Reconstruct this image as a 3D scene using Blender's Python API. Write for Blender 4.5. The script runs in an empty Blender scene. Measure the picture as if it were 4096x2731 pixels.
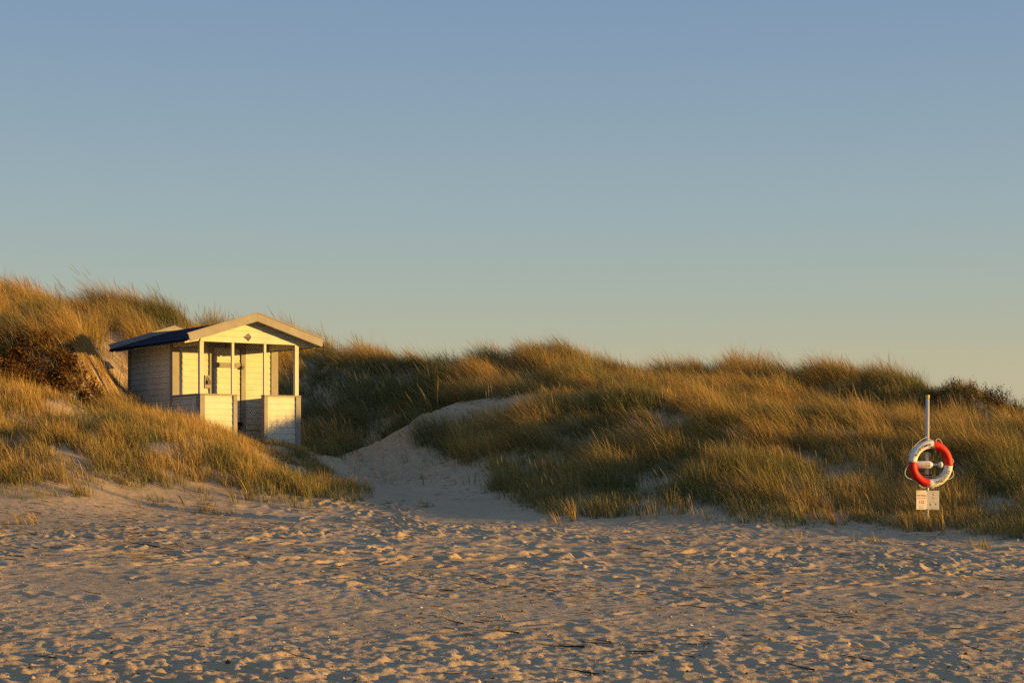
import bpy, bmesh, math, random
import numpy as np
from mathutils import Vector, Matrix

random.seed(7)
R = np.random.default_rng(11)
C = bpy.context.scene.collection
CZ = 1.6                       # camera height; the numbers below are metres relative to the eye unless CZ is added
F, CX, HY = 1700.0, 512.0, 458.0

# ------------------------------------------------------------------ helpers
def tag(o, label=None, cat=None, group=None, kind=None):
    if label: o['label'] = label
    if cat: o['category'] = cat
    if group: o['group'] = group
    if kind: o['kind'] = kind
    return o

def empty(name, loc=(0, 0, 0), rz=0.0):
    o = bpy.data.objects.new(name, None); C.objects.link(o)
    o.location = loc; o.rotation_euler = (0, 0, rz); o.empty_display_size = .2
    return o

class MB:
    """collects shapes and links them as one mesh object"""
    def __init__(s): s.v, s.f, s.m = [], [], []
    def add(s, vs, fs, mi=0):
        n = len(s.v); s.v += [tuple(p) for p in vs]
        s.f += [tuple(i + n for i in f) for f in fs]; s.m += [mi] * len(fs); return s
    def box(s, a, b, mi=0):
        (x0, y0, z0), (x1, y1, z1) = a, b
        return s.add([(x0,y0,z0),(x1,y0,z0),(x1,y1,z0),(x0,y1,z0),(x0,y0,z1),(x1,y0,z1),(x1,y1,z1),(x0,y1,z1)],
                     [(3,2,1,0),(4,5,6,7),(0,1,5,4),(1,2,6,5),(2,3,7,6),(3,0,4,7)], mi)
    def prism(s, poly, d, mi=0):
        """poly: list of 3-d points (planar), extruded by vector d"""
        n = len(poly); d = Vector(d); P = [Vector(p) for p in poly]
        vs = P + [p + d for p in P]
        fs = [tuple(range(n - 1, -1, -1)), tuple(range(n, 2 * n))] + [(i, (i + 1) % n, n + (i + 1) % n, n + i) for i in range(n)]
        return s.add(vs, fs, mi)
    def tube(s, pts, rad, k=8, mi=0, caps=True):
        pts = [Vector(p) for p in pts]; n = len(pts)
        if not hasattr(rad, '__len__'): rad = [rad] * n
        vs = []; ref = None
        for i, p in enumerate(pts):
            t = (pts[min(i + 1, n - 1)] - pts[max(i - 1, 0)]).normalized()
            if ref is None:
                ref = Vector((0, 0, 1)) if abs(t.z) < .9 else Vector((1, 0, 0))
            u = (ref - t * ref.dot(t)).normalized(); w = t.cross(u); ref = u
            for j in range(k):
                a = 2 * math.pi * j / k
                vs.append(p + (u * math.cos(a) + w * math.sin(a)) * rad[i])
        fs = [(i*k + j, i*k + (j+1) % k, (i+1)*k + (j+1) % k, (i+1)*k + j) for i in range(n-1) for j in range(k)]
        if caps: fs += [tuple(range(k-1, -1, -1)), tuple(range((n-1)*k, n*k))]
        return s.add(vs, fs, mi)
    def build(s, name, mats, parent=None, smooth=False, bevel=0):
        me = bpy.data.meshes.new(name); me.from_pydata(s.v, [], s.f)
        for m in (mats if isinstance(mats, (list, tuple)) else [mats]): me.materials.append(m)
        me.polygons.foreach_set('material_index', s.m)
        bm = bmesh.new(); bm.from_mesh(me)
        bmesh.ops.recalc_face_normals(bm, faces=bm.faces)
        if bevel: bmesh.ops.bevel(bm, geom=[e for e in bm.edges if e.is_manifold and e.calc_face_angle(0) > .5], offset=bevel, segments=1, affect='EDGES')
        bm.to_mesh(me); bm.free()
        if smooth: me.polygons.foreach_set('use_smooth', [True] * len(me.polygons))
        o = bpy.data.objects.new(name, me); C.objects.link(o)
        if parent: o.parent = parent
        return o

def nmesh(name, verts, loops, sizes, mat, attrs=None, smooth=False):
    """fast mesh from numpy arrays"""
    me = bpy.data.meshes.new(name)
    me.vertices.add(len(verts)); me.vertices.foreach_set('co', np.ascontiguousarray(verts, np.float32).ravel())
    me.loops.add(len(loops)); me.loops.foreach_set('vertex_index', np.ascontiguousarray(loops, np.int32))
    st = np.concatenate([[0], np.cumsum(sizes)[:-1]]).astype(np.int32)
    me.polygons.add(len(sizes)); me.polygons.foreach_set('loop_start', st)
    if smooth: me.polygons.foreach_set('use_smooth', np.ones(len(sizes), bool))
    me.update(calc_edges=True)
    for k, a in (attrs or {}).items():
        if a.ndim == 1:
            at = me.attributes.new(k, 'FLOAT', 'POINT'); at.data.foreach_set('value', a.astype(np.float32))
        else:
            at = me.attributes.new(k, 'FLOAT_COLOR', 'POINT')
            c = np.ones((len(a), 4), np.float32); c[:, :3] = a
            at.data.foreach_set('color', c.ravel())
    me.materials.append(mat)
    o = bpy.data.objects.new(name, me); C.objects.link(o)
    return o

# ------------------------------------------------------------------ materials
def new_mat(name):
    m = bpy.data.materials.new(name); m.use_nodes = True
    nt = m.node_tree; b = nt.nodes['Principled BSDF']
    return m, nt, b, nt.nodes.new, nt.links.new

def paint(name, col, rough=.55, vary=.12, scale=3.0, grain=True, dirt=None, spec=.3):
    m, nt, b, N, L = new_mat(name)
    b.inputs['Roughness'].default_value = rough; b.inputs['Specular IOR Level'].default_value = spec
    tc = N('ShaderNodeTexCoord'); mp = N('ShaderNodeMapping'); L(tc.outputs['Object'], mp.inputs[0])
    mp.inputs['Scale'].default_value = (1, 1, 1)
    n1 = N('ShaderNodeTexNoise'); n1.inputs['Scale'].default_value = scale; n1.inputs['Detail'].default_value = 6; n1.inputs['Roughness'].default_value = .65
    L(mp.outputs[0], n1.inputs['Vector'])
    r = N('ShaderNodeValToRGB'); r.color_ramp.elements[0].position = .3; r.color_ramp.elements[1].position = .7
    c = Vector(col); d = Vector(dirt) if dirt else c * (1 - 2.2 * vary)
    r.color_ramp.elements[0].color = (*d, 1); r.color_ramp.elements[1].color = (*c, 1)
    L(n1.outputs[0], r.inputs[0]); L(r.outputs[0], b.inputs['Base Color'])
    if grain:
        mp2 = N('ShaderNodeMapping'); L(tc.outputs['Object'], mp2.inputs[0]); mp2.inputs['Scale'].default_value = (3, 3, 55)
        n2 = N('ShaderNodeTexNoise'); n2.inputs['Scale'].default_value = 2.5; n2.inputs['Detail'].default_value = 4; L(mp2.outputs[0], n2.inputs['Vector'])
        bp = N('ShaderNodeBump'); bp.inputs['Strength'].default_value = .25; bp.inputs['Distance'].default_value = .004
        L(n2.outputs[0], bp.inputs['Height']); L(bp.outputs[0], b.inputs['Normal'])
    return m

M = {}
M['white'] = paint('white_painted_boards', (.59, .585, .49), .5, .10, 2.2)
M['white_post'] = paint('white_painted_post', (.56, .53, .44), .5, .06, 6)
M['grey'] = paint('grey_painted_trim', (.29, .27, .245), .6, .10, 5)
M['roof'] = paint('blue_roof_sheet', (.002, .007, .028), .9, .2, 2.5, grain=False, spec=.08)
M['dark'] = paint('dark_gap', (.02, .02, .022), .8, .1)
M['steel'] = paint('worn_steel', (.30, .29, .27), .35, .15, 20, grain=False)
M['brass'] = paint('padlock_brass', (.10, .09, .06), .35, .2, 20, grain=False)
M['redplate'] = paint('red_number_plate', (.45, .03, .02), .5, .1, 20, grain=False)
M['pole'] = paint('white_metal_pole', (.55, .51, .44), .32, .08, 14, grain=False, spec=.5)
M['yellow'] = paint('yellow_cap', (.62, .50, .02), .5, .1, 20, grain=False)
M['black'] = paint('black_clamp', (.012, .014, .018), .45, .2, 20, grain=False)
M['red'] = paint('red_buoy_cover', (.62, .012, .006), .55, .08, 6, grain=False)
M['whitebuoy'] = paint('white_buoy_cover', (.72, .70, .66), .55, .06, 7, grain=False)
M['rope'] = paint('pale_rope', (.62, .57, .47), .8, .1, 40, grain=False)
M['plastic'] = paint('white_plastic', (.72, .68, .64), .4, .05, 10, grain=False)
M['ink'] = paint('dark_lettering', (.05, .045, .06), .6, .1, 10, grain=False)
M['inkred'] = paint('red_lettering', (.62, .10, .05), .6, .1, 10, grain=False)
M['inkpale'] = paint('pale_red_lettering', (.66, .33, .22), .6, .1, 10, grain=False)
M['inkgrey'] = paint('grey_lettering', (.42, .40, .36), .6, .1, 10, grain=False)
M['sign'] = paint('white_sign_face', (.74, .70, .62), .45, .05, 8, grain=False)
M['sign2'] = paint('pale_green_sign_face', (.68, .67, .60), .45, .05, 8, grain=False)
M['twig'] = paint('dark_twig', (.035, .024, .016), .8, .25, 20, grain=False)
M['bark'] = paint('shrub_stem', (.045, .028, .02), .8, .2, 20, grain=False)

def sand_mat():
    m, nt, b, N, L = new_mat('beach_sand')
    b.inputs['Roughness'].default_value = .95; b.inputs['Specular IOR Level'].default_value = .08
    geo = N('ShaderNodeNewGeometry')
    def noise(scale, det, rough=.6):
        n = N('ShaderNodeTexNoise'); n.inputs['Scale'].default_value = scale; n.inputs['Detail'].default_value = det
        n.inputs['Roughness'].default_value = rough; L(geo.outputs['Position'], n.inputs['Vector']); return n
    a = noise(.45, 4); g = noise(90, 3, .7); s = noise(26, 4, .75)
    r = N('ShaderNodeValToRGB'); r.color_ramp.elements[0].position = .3; r.color_ramp.elements[1].position = .72
    r.color_ramp.elements[0].color = (.42, .318, .202, 1); r.color_ramp.elements[1].color = (.505, .39, .255, 1)
    L(a.outputs[0], r.inputs[0])
    r2 = N('ShaderNodeValToRGB'); r2.color_ramp.elements[0].position = .30; r2.color_ramp.elements[1].position = .62
    r2.color_ramp.elements[0].color = (.62, .60, .58, 1); r2.color_ramp.elements[1].color = (1, 1, 1, 1)
    L(g.outputs[0], r2.inputs[0])
    mx = N('ShaderNodeMix'); mx.data_type = 'RGBA'; mx.blend_type = 'MULTIPLY'; mx.inputs['Factor'].default_value = .8
    L(r.outputs[0], mx.inputs['A']); L(r2.outputs[0], mx.inputs['B'])
    L(mx.outputs['Result'], b.inputs['Base Color'])
    b1 = N('ShaderNodeBump'); b1.inputs['Strength'].default_value = .55; b1.inputs['Distance'].default_value = .02
    L(s.outputs[0], b1.inputs['Height']); L(b1.outputs[0], b.inputs['Normal'])
    return m
M['sand'] = sand_mat()

def leaf_mat(name, trans=.35, gloss=.02):
    m, nt, b, N, L = new_mat(name)
    nt.nodes.remove(b); out = nt.nodes['Material Output']
    at = N('ShaderNodeAttribute'); at.attribute_name = 'col'
    d = N('ShaderNodeBsdfDiffuse'); t = N('ShaderNodeBsdfTranslucent'); mx = N('ShaderNodeMixShader')
    L(at.outputs['Color'], d.inputs[0]); L(at.outputs['Color'], t.inputs[0]); mx.inputs[0].default_value = trans
    L(d.outputs[0], mx.inputs[1]); L(t.outputs[0], mx.inputs[2])
    gl = N('ShaderNodeBsdfGlossy'); gl.inputs['Roughness'].default_value = .5
    gl.inputs['Color'].default_value = (1, 1, 1, 1)
    m2 = N('ShaderNodeMixShader'); m2.inputs[0].default_value = gloss
    L(mx.outputs[0], m2.inputs[1]); L(gl.outputs[0], m2.inputs[2]); L(m2.outputs[0], out.inputs[0])
    return m
M['blade'] = leaf_mat('marram_blades', .35)
M['leaf'] = leaf_mat('rose_leaves', .3, .004)
def attr_mat(name):
    m, nt, b, N, L = new_mat(name)
    at = N('ShaderNodeAttribute'); at.attribute_name = 'col'; L(at.outputs['Color'], b.inputs['Base Color'])
    b.inputs['Roughness'].default_value = .75; b.inputs['Specular IOR Level'].default_value = .2
    return m
M['pebble'] = attr_mat('pebble_colours')

# ------------------------------------------------------------------ noise
def vnoise(x, y, seed=0):
    xi = np.floor(x).astype(np.int64); yi = np.floor(y).astype(np.int64)
    fx = x - xi; fy = y - yi
    fx = fx*fx*fx*(fx*(fx*6-15)+10); fy = fy*fy*fy*(fy*(fy*6-15)+10)
    def h(a, b):
        n = (a * 374761393 + b * 668265263 + seed * 974634777) & 0xFFFFFFFF
        n = ((n ^ (n >> 13)) * 1274126177) & 0xFFFFFFFF
        n = (n ^ (n >> 16)) & 0xFFFF
        return n / 32767.5 - 1.0
    a = h(xi, yi); b = h(xi+1, yi); c = h(xi, yi+1); d = h(xi+1, yi+1)
    return (a*(1-fx)+b*fx)*(1-fy) + (c*(1-fx)+d*fx)*fy
def fbm(x, y, seed=0, o=3, g=.5):
    s = 0; a = 1.0; t = 0
    for i in range(o):
        s = s + a * vnoise(x * 2**i + 17.3*i, y * 2**i - 9.1*i, seed + i); t += a; a *= g
    return s / t
def sstep(a, b, x):
    t = np.clip((x - a) / (b - a), 0, 1); return t*t*(3-2*t)

# ------------------------------------------------------------------ terrain
def P(px, py, d):
    return ((px - CX) / F * d, d, (HY - py) / F * d)
def beach(x, y):
    xc = np.clip(x, -15, 15); yc = np.clip(y, -40, 60)
    return -1.13 + .0195 * (yc - 27.2) - .02 * (xc - 6.64)

ctrl = [P(*p) for p in [
    # toe of the grass, left to right
    (0,505,28),(60,499,29),(130,499,30),(244,505,30.5),(300,503,31),(370,500,32),(430,497,33),(490,490,34),(560,508,31),(640,518,29),
    (740,522,28),(850,527,27.5),(927,528.4,27.2),(1024,538,25.5),
    # near left mound
    (100,470,31),(244,470,33),(313,489,34.3),(0,450,32),(100,433,34),(170,436,35),(230,454,35.3),(0,416,35),(60,414,36),(130,424,36.8),(196,440,36.6),(270,463,36.3),
    (313,479,35.8),(340,488,34.4),
    # around the hut
    (180,438,38.3),(250,446,38.6),(302,452,39.9),(280,449,41),(129,411,42),(215,430,42.5),(210,400,45),
    # left dune: near shoulder, gully beside the hut, ridge behind
    (0,398,37.0),(0,376,38.3),(0,354,39.5),(0,340,40.6),(0,330,41.8),(35,327,42.3),(60,329,42.4),(50,384,38.2),(40,408,37.2),(73,335,40.4),(76,366,38.7),(100,386,39),(113,402,39.2),(100,410,38.3),(-60,320,41.8),(-60,352,39.5),(-60,402,37.3),
    (94,352,44.6),(108,364,44.4),(120,392,43.8),(129,412,42.4),(86,334,47),(90,316,49.5),(130,318,50),(170,325,50),(215,340,50),(260,352,50),(330,366,49),(390,391,48),(435,403,47),
    # gap right of the hut, dark slope
    (310,453,41.5),(338,458,42),(345,462,40.6),(380,449,40.6),(420,418,41),(440,410,41),(345,456,43.4),(385,440,44),(420,424,44),(330,405,46.5),(400,404,46.5),(440,398,45.5),
    # path, shaded sand face
    (400,475,37.5),(450,451,39),(480,432,39.5),(420,456,39),(370,485,36),(440,470,37),(470,480,35.3),
    # ledge and front bank
    (500,402,42),(560,400,42.5),(620,401,43),(650,406,43),(520,415,39.7),(600,413,39.3),(500,452,37),(560,452,36.5),(560,482,33.3),(640,455,36),(640,487,32.3),
    (720,482,31.3),(720,436,36),(800,486,31),(800,436,36),(900,494,31),(900,446,35.5),(1000,497,29.6),(1000,446,35),(960,472,32),
    # back ridges
    (450,398,46),(490,385,46.5),(518,362,46.8),(546,365,47),(575,374,46.5),(600,388,46),(635,409,45),(658,410,46),(680,396,47),(700,391,46.5),(730,397,46),(770,394,45),(800,409,44),(820,419,43),(850,443,42),(872,445,41.5),(900,433,42),(930,436,41),(1024,441,42),(980,434,41.5)]]
for x, y, z in [(-14,28.5,-.75),(-14,34,.5),(-16,40.5,2.5),(-17,45,4.0),(-20,30,-.3),(-20,40,2.6),(-20,48,4),(-12,56,2.2),(-18,60,2),
                (-4,56,1.5),(0,56,1.2),(6,55,.9),(14,54,.5),(-8,62,1.4),(4,64,.7),(16,62,.3),
                (9.5,23.5,-1.26),(9.5,26.5,-1.15),(9.5,30,-.6),(12,22,-1.33),(12,26.5,-1.25),(12,30.5,-.75),(12,36,.15),(12,42,1.0),
                (16,22,-1.4),(16,27.5,-1.3),(16,32,-1.1),(16,39,.1),(21,22,-1.5),(21,29,-1.35),(21,37,-.3),(22,45,.5)]:
    ctrl.append((x, y, z))
for y in (5, 10, 15, 19, 22.5, 25):
    for x in (-22, -14, -9, -4.5, 0, 4.5, 8, 14, 22):
        if y >= 22 and x > 7: continue
        if y >= 25 and x > 3: continue
        ctrl.append((x, y, float(beach(np.float64(x), np.float64(y)))))
ctrl = np.array(ctrl)
def _U(r2): return np.where(r2 > 1e-12, .5 * r2 * np.log(np.maximum(r2, 1e-12)), 0)
_n = len(ctrl); _A = np.zeros((_n+3, _n+3))
_A[:_n,:_n] = _U((ctrl[:,None,0]-ctrl[None,:,0])**2 + (ctrl[:,None,1]-ctrl[None,:,1])**2) + np.eye(_n) * .03
_A[:_n,_n] = 1; _A[:_n,_n+1:] = ctrl[:,:2]; _A[_n,:_n] = 1; _A[_n+1:,:_n] = ctrl[:,:2].T
_W = np.linalg.solve(_A, np.concatenate([ctrl[:,2], [0,0,0]]))
def tps(x, y):
    out = np.empty(x.shape); xf = x.ravel(); yf = y.ravel(); o = out.ravel()
    for i in range(0, len(xf), 40000):
        a = xf[i:i+40000]; b = yf[i:i+40000]
        o[i:i+40000] = _U((a[:,None]-ctrl[None,:,0])**2 + (b[:,None]-ctrl[None,:,1])**2) @ _W[:_n] + _W[_n] + a*_W[_n+1] + b*_W[_n+2]
    return o.reshape(x.shape)
GX0, GY0, GS = -28.0, 2.0, .2
_gx = np.arange(GX0, 29, GS); _gy = np.arange(GY0, 74, GS)
_G = tps(*np.meshgrid(_gx, _gy))
def base_h(x, y):
    """smooth ground height: bicubic look-up inside the surveyed area, plain beach outside"""
    fx = np.clip((x-GX0)/GS, 1, len(_gx)-3.001); fy = np.clip((y-GY0)/GS, 1, len(_gy)-3.001)
    ix = fx.astype(int); iy = fy.astype(int); tx = fx-ix; ty = fy-iy
    def w(t): return (-.5*t+t*t-.5*t**3, 1-2.5*t*t+1.5*t**3, .5*t+2*t*t-1.5*t**3, -.5*t*t+.5*t**3)
    wx = w(tx); wy = w(ty); s = 0
    for j in range(4):
        r = 0
        for i in range(4): r = r + wx[i] * _G[iy+j-1, ix+i-1]
        s = s + wy[j] * r
    k = sstep(20, 26, np.abs(x)) ; k = np.maximum(k, sstep(60, 70, y)); k = np.maximum(k, 1 - sstep(4, 8, y))
    return s*(1-k) + k*np.where(y > 40, .6, beach(x, y))

def worley(x, y, s, seed):
    """nearest tussock: distance (in cells), a random number of that tussock"""
    u = x*s; v = y*s; xi = np.floor(u).astype(np.int64); yi = np.floor(v).astype(np.int64)
    best = np.full(u.shape, 9.0); ident = np.zeros(u.shape)
    def h(a, b, k):
        n = (a*374761393 + b*668265263 + (seed*7+k)*974634777) & 0xFFFFFFFF
        n = ((n ^ (n >> 13))*1274126177) & 0xFFFFFFFF
        return ((n ^ (n >> 16)) & 0xFFFF)/65535.
    for a in (-1, 0, 1):
        for b in (-1, 0, 1):
            cx = xi+a; cy = yi+b; d = np.hypot(cx+.1+.8*h(cx, cy, 1)-u, cy+.1+.8*h(cx, cy, 2)-v)
            m = d < best; best = np.where(m, d, best); ident = np.where(m, h(cx, cy, 3), ident)
    return best, ident
def interp(px, pts):
    a = np.array(pts, float); return np.interp(px, a[:,0], a[:,1])
TOE_L = [(-400,510),(0,500),(60,493),(110,490),(160,495),(244,502),(310,503),(345,501),(372,497)]
TOE_R = [(480,490),(520,507),(544,515),(583,514),(610,518),(653,522),(700,518),(760,521),(830,524),(900,531),(960,534),(1024,539),(1400,560)]
def inpoly(px, py, poly):
    r = np.zeros(px.shape, bool); n = len(poly)
    for i in range(n):
        (x0, y0), (x1, y1) = poly[i], poly[(i+1) % n]
        c = ((y0 > py) != (y1 > py)); r ^= c & (px < (x1-x0)*(py-y0)/((y1-y0) if y1 != y0 else 1e-9) + x0)
    return r
PATH = [(372,492),(352,486),(335,474),(322,463),(316,455),(335,457),(380,441),(425,409),(470,401),(505,398),(520,404),(505,411),(480,419),(452,427),(430,434),(408,443),
        (435,454),(461,462),(479,471),(499,476),(494,488),(490,497),(520,508),(544,517),(600,519),(600,560),(372,560)]
LEDGE = [(480,404),(520,396),(560,393),(600,394),(655,400),(655,412),(600,410),(560,408),(500,414)]
SHOULDER = [(76,362),(84,358),(100,368),(120,392),(126,413),(110,408),(96,396)]
BLOW = [(84,356),(104,338),(126,322),(140,360),(140,412),(126,414),(108,404),(92,382)]
def grass_mask(x, y, z):
    """how grassy the ground is at a world point, 0..1"""
    px = CX + F*x/y; py = HY - F*z/y
    wob = 7*fbm(x*.9, y*.9, 5, 3)
    g = np.ones(x.shape)
    toe = np.where(px < 375, interp(px, TOE_L), interp(px, TOE_R)) + wob
    g *= np.where(y < 37, np.where(px < 375, sstep(-9, 17, toe - py)**1.3, sstep(-4, 9, toe - py)), 1)
    q = wob*.5
    g[inpoly(px+q, py+q*.7, PATH) & (y < 43.2)] *= .022
    g[inpoly(px+q, py+q*.3, LEDGE) & (y > 40.3) & (y < 44.5)] *= .02
    g[inpoly(px+q, py, BLOW) & (y > 40)] *= .06
    g[inpoly(px+q, py+q*.5, SHOULDER) & (y > 37.3)] *= .7
    # footprint of the beach hut
    c, s = math.cos(.6), math.sin(.6); dx = x + 7.06; dy = y - 38.46
    a = dx*c + dy*s; b = -dx*s + dy*c
    g[(a > -.02) & (a < 2.75) & (b > -.02) & (b < 4.4)] = 0
    g[(y < 24.5) & (np.abs(px-512) < 620)] = 0
    return g

_fp = []
def add_prints(n, box, rng):
    for _ in range(n):
        _fp.append((rng.uniform(box[0], box[1]), rng.uniform(box[2], box[3]), rng.uniform(0, 6.28), rng.uniform(.8, 1.3), rng.uniform(.6, 1.2)))
add_prints(420, (-8, 10, 9, 24), R); add_prints(330, (-6, 8, 18, 30), R); add_prints(230, (-4.8, 1., 30, 43), R)
for (x0, y0, x1, y1, n) in [(-5,17,4,22,26),(-8,21,3,24,24),(-3,9,6,20,22),(3,11,-2,30,36),(-1,24,-3.6,40,40),(-6,12,8,13,30),(8,19,-4,26,30),(-3.4,31,-1.6,41,20),(-2.6,30,-3.3,42,26),(-2,31,-2.6,38,24)]:
    for i in range(n):
        t = i/n; _fp.append((x0+(x1-x0)*t + R.normal(0,.12) + (.1 if i%2 else -.1), y0+(y1-y0)*t + R.normal(0,.08), math.atan2(x1-x0, y1-y0)*-1+R.normal(0,.2), R.uniform(.9,1.2), R.uniform(.9,1.4)))
_fp = np.array(_fp)
_cell = {}
for i, f in enumerate(_fp):
    for a in range(-1, 2):
        for b in range(-1, 2): _cell.setdefault((int(f[0]//.5)+a, int(f[1]//.5)+b), []).append(i)
def prints_h(x, y):
    """trodden sand: shallow foot-shaped dents with a pushed-up rim"""
    h = np.zeros(x.shape); cx = (x//.5).astype(int); cy = (y//.5).astype(int)
    key = cx*10000 + cy; order = np.argsort(key, kind='stable'); ks = key[order]
    u, st = np.unique(ks, return_index=True); en = np.append(st[1:], len(ks))
    for k, a, b in zip(u, st, en):
        ii = order[a:b]; c = (int(cx[ii[0]]), int(cy[ii[0]]))
        for f in _cell.get(c, ()):
            fx, fy, fa, fs, fd = _fp[f]
            dx = x[ii]-fx; dy = y[ii]-fy; ca, sa = math.cos(fa), math.sin(fa)
            p = (dx*ca+dy*sa)/(.065*fs); q = (-dx*sa+dy*ca)/(.15*fs); r2 = p*p+q*q
            h[ii] += fd*(.35 + .65*sstep(14, 20, y[ii]) + .7*sstep(34, 36, y[ii]))*(-.030*np.exp(-r2*r2*.7) + .020*np.exp(-(np.sqrt(r2)-1.55)**2*4))
    return h

def inpoly_soft(x, y):
    """the trodden path and its ledge stay smooth"""
    return np.exp(-((x + 1.6)/2.6)**2 - ((y - 39)/5.)**2)

def detail(x, y, z0):
    """relief on top of the smooth ground"""
    rise = z0 - beach(x, y); near = np.exp(-np.maximum(rise, 0)/.25)*(1 - sstep(38, 44, y))
    n = (.12*fbm(x*.32, y*.32, 40, 2) + .11*fbm(x*.75, y*.75, 42, 2))*sstep(.25, 1.2, rise)*(1 - .8*inpoly_soft(x, y)) + .035*fbm(x*1.3, y*1.3, 44, 3)*sstep(.1, .6, rise)
    calm = .35 + .65*sstep(-.25, .3, fbm(x*.22+3, y*.3, 50, 2) + .05*(20-y))
    rough = .016*fbm(x*.8, y*1.0, 60, 2) + .010*fbm(x*2.6, y*3.0, 63, 2) + .019*fbm(x*6.5, y*7, 66, 2) + .022*fbm(x*13, y*13, 69, 2)
    rough = rough + .008*fbm(x*23, y*25, 72, 2)*(1 - sstep(16, 24, y))
    rough = rough*(.8 + .5*fbm(x*.5, y*.5, 58, 2))
    n = n + rough*calm*(.25+.75*near)
    n = n + .006*fbm(x*6, y*7, 77, 2) + (.07*fbm(x*1.0, y*1.0, 79, 3) + .03*np.abs(fbm(x*3, y*3, 81, 2)))*inpoly_soft(x, y)
    n = n + .16*fbm(x*1.3, y*1.6, 83, 3)*np.exp(-((x + 10.4)/1.1)**2 - ((y - 39.6)/1.6)**2)
    hz = sstep(.25, .8, rise)*(1 - inpoly_soft(x, y))
    sel = hz > .01
    if sel.any():
        f1, _ = worley(x[sel], y[sel], .85, 5); n[sel] += hz[sel]*.20*(1 - np.minimum(f1/.75, 1)**2)
        big = sstep(.8, 1.6, rise[sel]); f2, i2 = worley(x[sel], y[sel], .36, 12); n[sel] += hz[sel]*big*((.25 + .35*i2)*(1 - np.minimum(f2/.8, 1)**2) - .24)
    return n
def ground(x, y):
    z = base_h(x, y); return z + detail(x, y, z)

def make_ground():
    fine = np.linspace(-.43, .43, 800)
    ex = [.46,.5,.55,.62,.7,.8,.95,1.1,1.3,1.55,1.8,2.1,2.4,2.7,3.0]
    th = np.array([-e for e in ex[::-1]] + list(fine) + ex)
    r = np.concatenate([np.geomspace(.4, 8, 40)[:-1], np.arange(8, 20, .026), np.arange(20, 33, .042), np.arange(33, 46, .085), np.arange(46, 62, .25), np.geomspace(62, 2500, 30)])
    T, Rr = np.meshgrid(th, r); x = Rr*np.sin(T); y = Rr*np.cos(T)
    z = base_h(x, y); far = 1 - sstep(55, 70, Rr)
    z = z + detail(x, y, z)*far
    sel = (np.abs(T) < .44) & (Rr > 8) & (Rr < 43)
    hp = np.zeros(x.shape); hp[sel] = prints_h(x[sel], y[sel]); 
    z = z + hp * (1-.7*sstep(.6, 1.2, z - beach(x, y))*(np.abs(x+2.6) > 2.2))
    z = z + CZ
    nr, nc = x.shape; idx = np.arange(nr*nc).reshape(nr, nc)
    a = idx[:-1,:-1]; b = idx[:-1,1:]; c = idx[1:,1:]; d = idx[1:,:-1]
    q = np.stack([a, b, c, d], -1).reshape(-1, 4)[:, ::-1]
    wrap = np.stack([idx[:-1,-1], idx[:-1,0], idx[1:,0], idx[1:,-1]], -1)[:, ::-1]
    q = np.concatenate([q, wrap])
    tri = np.concatenate([q.ravel(), idx[0][::-1]])
    sizes = np.concatenate([np.full(len(q), 4), [nc]])
    o = nmesh('sand_ground', np.stack([x, y, z], -1).reshape(-1, 3), tri, sizes, M['sand'], smooth=True)
    return tag(o, kind='structure')
make_ground()

# ------------------------------------------------------------------ grass
def blades(base, L, lean, wid, col, wind, tipw=0.0, curl=.0):
    """base (n,3); L length; lean (n,2) horizontal bend; returns ribbon arrays"""
    n = len(base); ts = np.array([0, .4, .75, 1.0]); V = np.empty((n, 7, 3)); Cc = np.empty((n, 7, 3))
    ang = R.uniform(0, math.pi, n); side = np.stack([np.cos(ang), np.sin(ang), np.zeros(n)], -1)
    hl = np.linalg.norm(lean, axis=1)
    k = 0
    for i, t in enumerate(ts):
        bend = t*t*.85 + t*.15
        p = base.copy(); p[:, :2] += lean*(L*bend)[:, None]
        p[:, 2] += L*t*np.sqrt(np.maximum(1 - (hl*(.3+.55*t))**2, .12))
        shade = (.55 + .6*t)
        if i < 3:
            w = wid*(1, .9, .6)[i]*.5
            V[:, k] = p - side*w[:, None]; V[:, k+1] = p + side*w[:, None]
            Cc[:, k] = col[0]*(1-t) + col[1]*t; Cc[:, k+1] = Cc[:, k]; k += 2
        else:
            V[:, 6] = p; Cc[:, 6] = col[1]
    return V, Cc
_pat = np.array([0,1,3,2, 2,3,5,4, 4,5,6]); _psz = np.array([4,4,3])
def blade_object(name, V, Cc, mat):
    n = len(V)
    loops = (np.arange(n)[:, None]*7 + _pat[None]).ravel(); sizes = np.tile(_psz, n)
    v = V.reshape(-1, 3).copy(); v[:, 2] += CZ
    return nmesh(name, v, loops, sizes, mat, {'col': Cc.reshape(-1, 3)})

STRAW = np.array([.56, .315, .065]); PALE = np.array([.58, .42, .15]); RUST = np.array([.33, .17, .045]); GREEN = np.array([.10, .14, .038]); DEEP = np.array([.038, .078, .036])
def tufts(n, xr, yr, seed):
    rg = np.random.default_rng(seed)
    x = rg.uniform(*xr, n); y = rg.uniform(*yr, n)
    return x, y

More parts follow.
